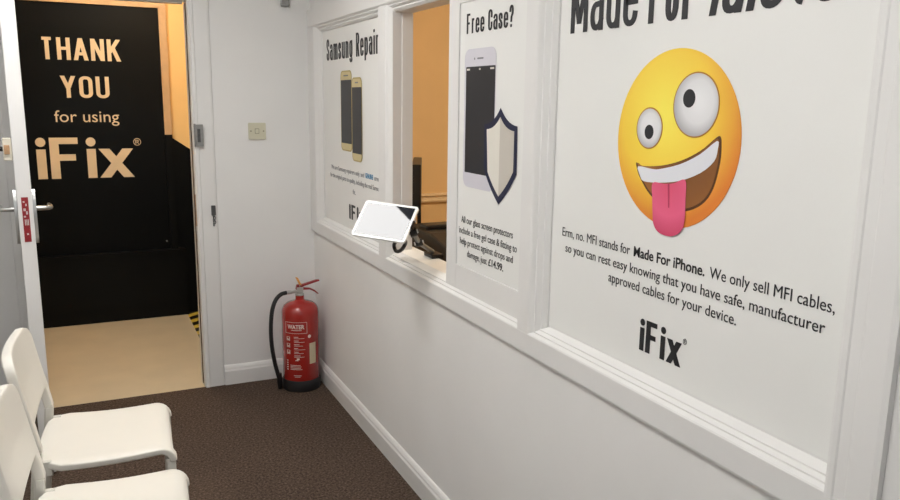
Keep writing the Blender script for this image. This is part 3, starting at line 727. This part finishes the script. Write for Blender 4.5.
# ------------------------------------------------------------------ fire extinguisher
EX, EY = -.133, -.186
ex = empty('fire_extinguisher', (EX, EY, 0)); tag(ex, 'red water fire extinguisher standing on the carpet in the corner', 'fire extinguisher')
o0 = (EX, EY, 0)
MB().lathe([(.096,.0),(.099,.008),(.099,.052),(.096,.060),(.090,.061)], o0, 48).build('base_skirt', RUB, ex, smooth=35)
MB().lathe([(.090,.050),(.0950,.062),(.0950,.410),(.0925,.430),(.084,.447),(.068,.460),(.046,.468),(.028,.472),(.022,.478),(.022,.503)], o0, 56).build('cylinder', RED, ex, smooth=40)
MB().lathe([(.024,.500),(.024,.507),(.017,.510),(.017,.520)], o0, 24).build('neck_ring', CHROME, ex, smooth=35)
v = MB(); v.obox((EX,EY,.530), (.017,0,0), (0,.014,0), (0,0,.013)).tube([(EX-.012,EY,.522),(EX-.045,EY-.004,.520)], .008, 12)
v.build('valve', CHROME, ex, bevel=.002)
MB().tube([(EX-.045,EY-.004,.520),(EX-.070,EY-.006,.520)], .0105, 14).build('hose_collar', CHROME, ex, smooth=40)
lv = MB().prism([(EX-.020,EY-.010,.532),(EX-.014,EY-.010,.556),(EX+.02,EY-.010,.558),(EX+.09,EY-.010,.574),(EX+.104,EY-.010,.574),(EX+.104,EY-.010,.568),(EX+.02,EY-.010,.546),(EX+.006,EY-.010,.532)], (0,.020,0))
lv.build('lever', RED2, ex, bevel=.0015)
MB().prism([(EX+.010,EY-.010,.528),(EX+.018,EY-.010,.540),(EX+.055,EY-.010,.534),(EX+.080,EY-.010,.520),(EX+.100,EY-.010,.500),(EX+.094,EY-.010,.498),(EX+.074,EY-.010,.514),(EX+.052,EY-.010,.526)], (0,.020,0)).build('carry_handle', RED2, ex, bevel=.0015)
tg = MB().obox((EX-.008,EY-.014,.577), (.0075,0,-.003), (0,.002,0), (-.010,0,.022)); tg.build('safety_tag', YTAG, ex, bevel=.002)['label'] = 'amber plastic safety tag'
MB().tube([(EX-.002,EY-.018,.552),(EX-.002,EY+.014,.552)], .0025, 8).build('safety_pin', CHROME, ex)
hp = [(-.070,-.006,.520),(-.100,-.012,.515),(-.128,-.020,.492),(-.148,-.028,.450),(-.158,-.030,.390),(-.161,-.028,.310),(-.155,-.022,.230),(-.142,-.015,.150),(-.128,-.010,.090),(-.118,-.008,.045)]
hp = [Vector((EX+a, EY+b, c)) for a, b, c in hp]; sm = []
for i in range(len(hp)-1):
    p0, p1, p2, p3 = hp[max(i-1,0)], hp[i], hp[i+1], hp[min(i+2,len(hp)-1)]
    for j in range(5):
        t = j/5; sm.append(.5*((2*p1)+(-p0+p2)*t+(2*p0-5*p1+4*p2-p3)*t*t+(-p0+3*p1-3*p2+p3)*t**3))
sm.append(hp[-1])
MB().tube(sm, .0105, 12).build('hose', RUB, ex, smooth=60)
MB().tube([hp[-1]+Vector((-.002,0,.045)), hp[-1]+Vector((0,0,.0)), hp[-1]+Vector((.0,0,-.038))], [.013,.015,.010], 14).build('nozzle', PLASTB, ex, smooth=40)

# label printing wrapped round the cylinder
va_ = math.atan2(-4.0275-EY, -1.0938-EX)          # direction towards the viewer's side of the room
RC = .0951
def cyl(a0):
    # u is arc length to the right as seen from outside
    def P(u, v, d):
        a = va_ + a0 + u/RC
        return Vector((EX + (RC+d)*math.cos(a), EY + (RC+d)*math.sin(a), v))
    return P
Pc = cyl(0)
def cstrip(mb, u0, u1, v0, v1, d=.0006):
    n = max(1, int(abs(u1-u0)/.006)); a = [mb.bm.verts.new(Pc(u0+(u1-u0)*i/n, v0, d)) for i in range(n+1)]; b = [mb.bm.verts.new(Pc(u0+(u1-u0)*i/n, v1, d)) for i in range(n+1)]
    for i in range(n): mb.bm.faces.new((a[i], a[i+1], b[i+1], b[i]))
lab = MB()
bx0, bx1, bz0, bz1, lw = -.085, .034, .318, .378, .0018
cstrip(lab, bx0, bx1, bz0, bz0+lw); cstrip(lab, bx0, bx1, bz1-lw, bz1); cstrip(lab, bx0, bx0+lw, bz0, bz1); cstrip(lab, bx1-lw, bx1, bz0, bz1)
lab.build('label_border', LABEL, ex); lab = MB()
cstrip(lab, -.050, .006, .334, .3365)
rnd = random.Random(3)
for k in range(6):      # rows of fine print
    z = .298 - k*.020
    cstrip(lab, -.035, -.035+rnd.uniform(.020,.032), z, z+.003); cstrip(lab, -.035, -.035+rnd.uniform(.045,.060), z-.007, z-.005)
for k in range(3):      # pictogram squares
    z = .288 - k*.036
    for (a, b) in ((-.078,-.074),(-.062,-.058)): cstrip(lab, a, b, z-.010, z+.012)
    cstrip(lab, -.078, -.058, z+.010, z+.012); cstrip(lab, -.078, -.060, z-.002, z+.001); cstrip(lab, -.072, -.064, z-.008, z-.003)
for k in range(5): cstrip(lab, -.080, -.072, .120+k*.012, .126+k*.012)
for k in range(4): cstrip(lab, -.058, .006-rnd.uniform(0,.012), .146-k*.0075, .1485-k*.0075)
cstrip(lab, -.040, .000, .090, .0925); cstrip(lab, -.034, -.006, .083, .085)
cstrip(lab, -.030, -.014, .172, .176); cstrip(lab, -.022, -.008, .177, .186)
lo = lab.build('label_print', LABEL, ex); lo['label'] = 'pale printed instructions on the cylinder'
tx = text('label_text', 'WATER', cyl(0), -.070, .020, .343, .021, LABEL, ex, bold=.03, d=.0006)
st = MB(); cstrip(st, .045, .085, .150, .262, .0007); st.build('sticker', PALELAB, ex)['label'] = 'cream service sticker on the side'
st = MB()
c0 = Pc(.046, .300, .0008)
cen = st.bm.verts.new(c0); ring = [st.bm.verts.new(Pc(.046+.009*math.cos(t), .300+.009*math.sin(t), .0008)) for t in [i*2*PI/16 for i in range(16)]]
for i in range(16): st.bm.faces.new((cen, ring[i], ring[(i+1) % 16]))
st.build('round_mark', LABEL, ex)

# ------------------------------------------------------------------ white plastic chairs
def make_chair():
    root = empty('plastic_chair', (0,0,0))
    # seat: local +x is the front
    SW, SZ = .206, .448
    prof = []                                    # (x, z) down the middle: flat, then a waterfall front
    for k in range(9): prof.append((-.185 + .330*k/8, SZ - .006*math.sin(PI*k/8)))
    R_ = .050
    for k in range(1, 7):
        t = k/6*PI/2*.96
        prof.append((.145 + R_*math.sin(t), SZ - R_*(1-math.cos(t))))
    ns = 16
    bm = bmesh.new(); grid = []
    L = len(prof)
    for i, (x, z) in enumerate(prof):
        row = []
        # rounded plan corners at the back, slight taper at the back
        w = SW - .012*(i/(L-1))
        dback = x + .185
        for j in range(ns+1):
            s = -1 + 2*j/ns
            s2 = math.sin(s*PI/2)*.35 + s*.65
            edge = max(0, abs(s2) - .9)/.1
            y = w*s2; xx = x
            # back edge bulges, its corners are rounded
            bk_ = -.198 + .055*max(0, (abs(y)-(w-.07))/.07)**2.2 + .018*(y/w)**2
            xx = .145 + (x-.145)*(.145-bk_)/(.330) if x < .145 else x
            row.append(bm.verts.new((xx, y, z - .004*edge**2)))
        grid.append(row)
    for i in range(L-1):
        for j in range(ns):
            if i >= L-3 and 2 <= j < ns-2: continue      # the front lip only reaches down at the legs
            bm.faces.new((grid[i][j], grid[i][j+1], grid[i+1][j+1], grid[i+1][j]))
    bmesh.ops.recalc_face_normals(bm, faces=bm.faces)
    bm.normal_update()
    if sum(f.normal.z for f in bm.faces) < 0: bmesh.ops.reverse_faces(bm, faces=bm.faces)
    loose = [v for v in bm.verts if not v.link_faces]; bmesh.ops.delete(bm, geom=loose)
    me = bpy.data.meshes.new('seat'); bm.to_mesh(me); bm.free(); me.materials.append(CHAIR)
    seat = bpy.data.objects.new('seat', me); COL.objects.link(seat); seat.parent = root
    sd = seat.modifiers.new('solid', 'SOLIDIFY'); sd.thickness = .022; sd.offset = -1
    bv = seat.modifiers.new('bevel', 'BEVEL'); bv.width = .005; bv.segments = 3; bv.limit_method = 'ANGLE'; bv.angle_limit = math.radians(50)
    for p_ in me.polygons: p_.use_smooth = True
    # backrest: one shell of panel and posts, leaning back
    lean = math.tan(math.radians(10.5))
    def bx(z, y): return -.180 - (z-.46)*lean - .016*(1-(y/.2)**2)*max(0, min(1, (z-.54)/.1))
    mb = bmesh.new(); 
    HW = .200; top = .772; bot = .560
    rows = 16; cols = 20; V = {}
    zs = [bot + (top-bot)*i/rows for i in range(rows+1)]
    for i, z in enumerate(zs):
        dt = top - z; w = HW - .004
        r = .055
        if dt < r: w -= r - math.sqrt(max(0, r*r - (r-dt)**2))
        db = z - bot; 
        for j in range(cols+1):
            s = -1 + 2*j/cols
            y = w*s
            zz = z
            if i == 0: zz = z + .012*(1-s*s)*0
            V[i,j] = mb.verts.new((bx(zz, y), y, zz))
    for i in range(rows):
        for j in range(cols): mb.faces.new((V[i,j], V[i,j+1], V[i+1,j+1], V[i+1,j]))
    # posts running down from the panel corners (same shell)
    pz = [bot, .545, .53, .51, .485]
    for sgn, js in ((-1, (0,1,2)), (1, (cols-2, cols-1, cols))):
        prev = [V[0,j] for j in js]
        wv = [.042, .036, .032, .030, .030]
        for k, z in enumerate(pz[1:]):
            w = wv[k+1]
            out_ = HW - .004
            ys = [out_, out_ - w/2, out_ - w]
            if sgn < 0: ys = [-q for q in ys]
            else: ys = ys[::-1]
            row = [mb.verts.new((bx(z, y), y, z)) for y in ys]
            for q in range(2): mb.faces.new((prev[q], prev[q+1], row[q+1], row[q]))
            prev = row
    bmesh.ops.recalc_face_normals(mb, faces=mb.faces)
    me = bpy.data.meshes.new('backrest'); mb.to_mesh(me); mb.free(); me.materials.append(CHAIR)
    bk = bpy.data.objects.new('backrest', me); COL.objects.link(bk); bk.parent = root
    sd = bk.modifiers.new('solid', 'SOLIDIFY'); sd.thickness = .028; sd.offset = 0
    bv = bk.modifiers.new('bevel', 'BEVEL'); bv.width = .006; bv.segments = 3; bv.limit_method = 'ANGLE'; bv.angle_limit = math.radians(50)
    for p_ in me.polygons: p_.use_smooth = True
    # legs
    for s in (-1, 1):
        # front leg: tapered square tube from the seat corner
        y0 = s*(SW-.022)
        q = MB(); top_ = Vector((.176, y0-s*.012, .405)); bt = Vector((.180, y0-s*.006, 0))
        q.prism([top_+Vector((-.014,-.017,0)), top_+Vector((.014,-.017,0)), top_+Vector((.014,.017,0)), top_+Vector((-.014,.017,0))], bt-top_)
        o = q.build('leg', CHAIRLEG, None, bevel=.004); o.parent = root
        # rear leg: from the backrest post down and back
        q = MB(); y1 = s*(HW-.019)
        a_ = Vector((bx(.486, y1), y1, .486)); b_ = Vector((-.235, s*(SW-.006), 0))
        q.prism([a_+Vector((-.013,-.015,0)), a_+Vector((.013,-.015,0)), a_+Vector((.013,.015,0)), a_+Vector((-.013,.015,0))], b_-a_)
        o = q.build('leg', CHAIRLEG, None, bevel=.004); o.parent = root
        # side rail and bracket under the seat
        q = MB().obox((-.02, s*(SW-.085), .412), (.150,0,0), (0,.011,0), (0,0,.011))
        q.obox((-.165, s*(SW-.030), .428), (.014,0,0), (0,.008,0), (0,0,.022))
        o = q.build('side_rail', CHAIRLEG, None, bevel=.002); o.parent = root
        q = MB().tube([(-.172, s*(SW-.031), .445), (-.172, s*(SW-.0345), .445)], .004, 10)
        b2 = q.build('bolt', DULL, None); b2.parent = root
    q = MB().box((-.17, -.18, .402), (-.15, .18, .420)); o = q.build('cross_rail', CHAIRLEG, None, bevel=.002); o.parent = root
    return root
CH_ROT = math.radians(-3.0)
chair = make_chair()
chair.location = (-1.084, -1.472, 0); chair.rotation_euler = (0,0,CH_ROT)
tag(chair, 'white plastic chair nearest the open door with its whole seat in view', 'chair', 'white waiting room chairs')
def copy_tree(o, parent=None):
    c = o.copy(); COL.objects.link(c)
    if parent: c.parent = parent
    for ch_ in list(o.children): copy_tree(ch_, c)
    return c
c2 = copy_tree(chair); c2.location = (-1.088, -2.012, 0); c2.rotation_euler = (0,0,CH_ROT)
c2['label'] = 'white plastic chair second from the open door, nearer the viewer, only partly in view'

# ------------------------------------------------------------------ ceiling light mirrored in the tablet, and an added one
def led(x0, x1, y0, y1, label):
    t = empty('ceiling_light', ((x0+x1)/2, (y0+y1)/2, CH)); tag(t, label, 'ceiling light')
    MB().box((x0, y0, CH-.012), (x1, y1, CH)).build('diffuser', LAMP, t)
    w = .012; q = MB()
    for a, b in (((x0-w,y0-w,CH-.014),(x0,y1+w,CH)), ((x1,y0-w,CH-.014),(x1+w,y1+w,CH)), ((x0,y0-w,CH-.014),(x1,y0,CH)), ((x0,y1,CH-.014),(x1,y1+w,CH))): q.box(a, b)
    q.build('frame', GLOSS, t)
led(-1.345, -.749, -1.66, -1.05, 'square white ceiling light panel mirrored in the tablet')
led(-1.50, -.90, -3.45, -2.85, 'added square white ceiling light panel, unseen, further back in the room')  # unseen panel, added to brighten the emoji poster

w = bpy.data.worlds.new('world'); sc.world = w; w.use_nodes = True
w.node_tree.nodes['Background'].inputs['Color'].default_value = (.9, .95, 1, 1)
w.node_tree.nodes['Background'].inputs['Strength'].default_value = .05
sc.view_settings.view_transform = 'Standard'; sc.view_settings.look = 'None'; sc.view_settings.gamma = 1
sc.view_settings.use_curve_mapping = False; sc.view_settings.exposure = 0.12
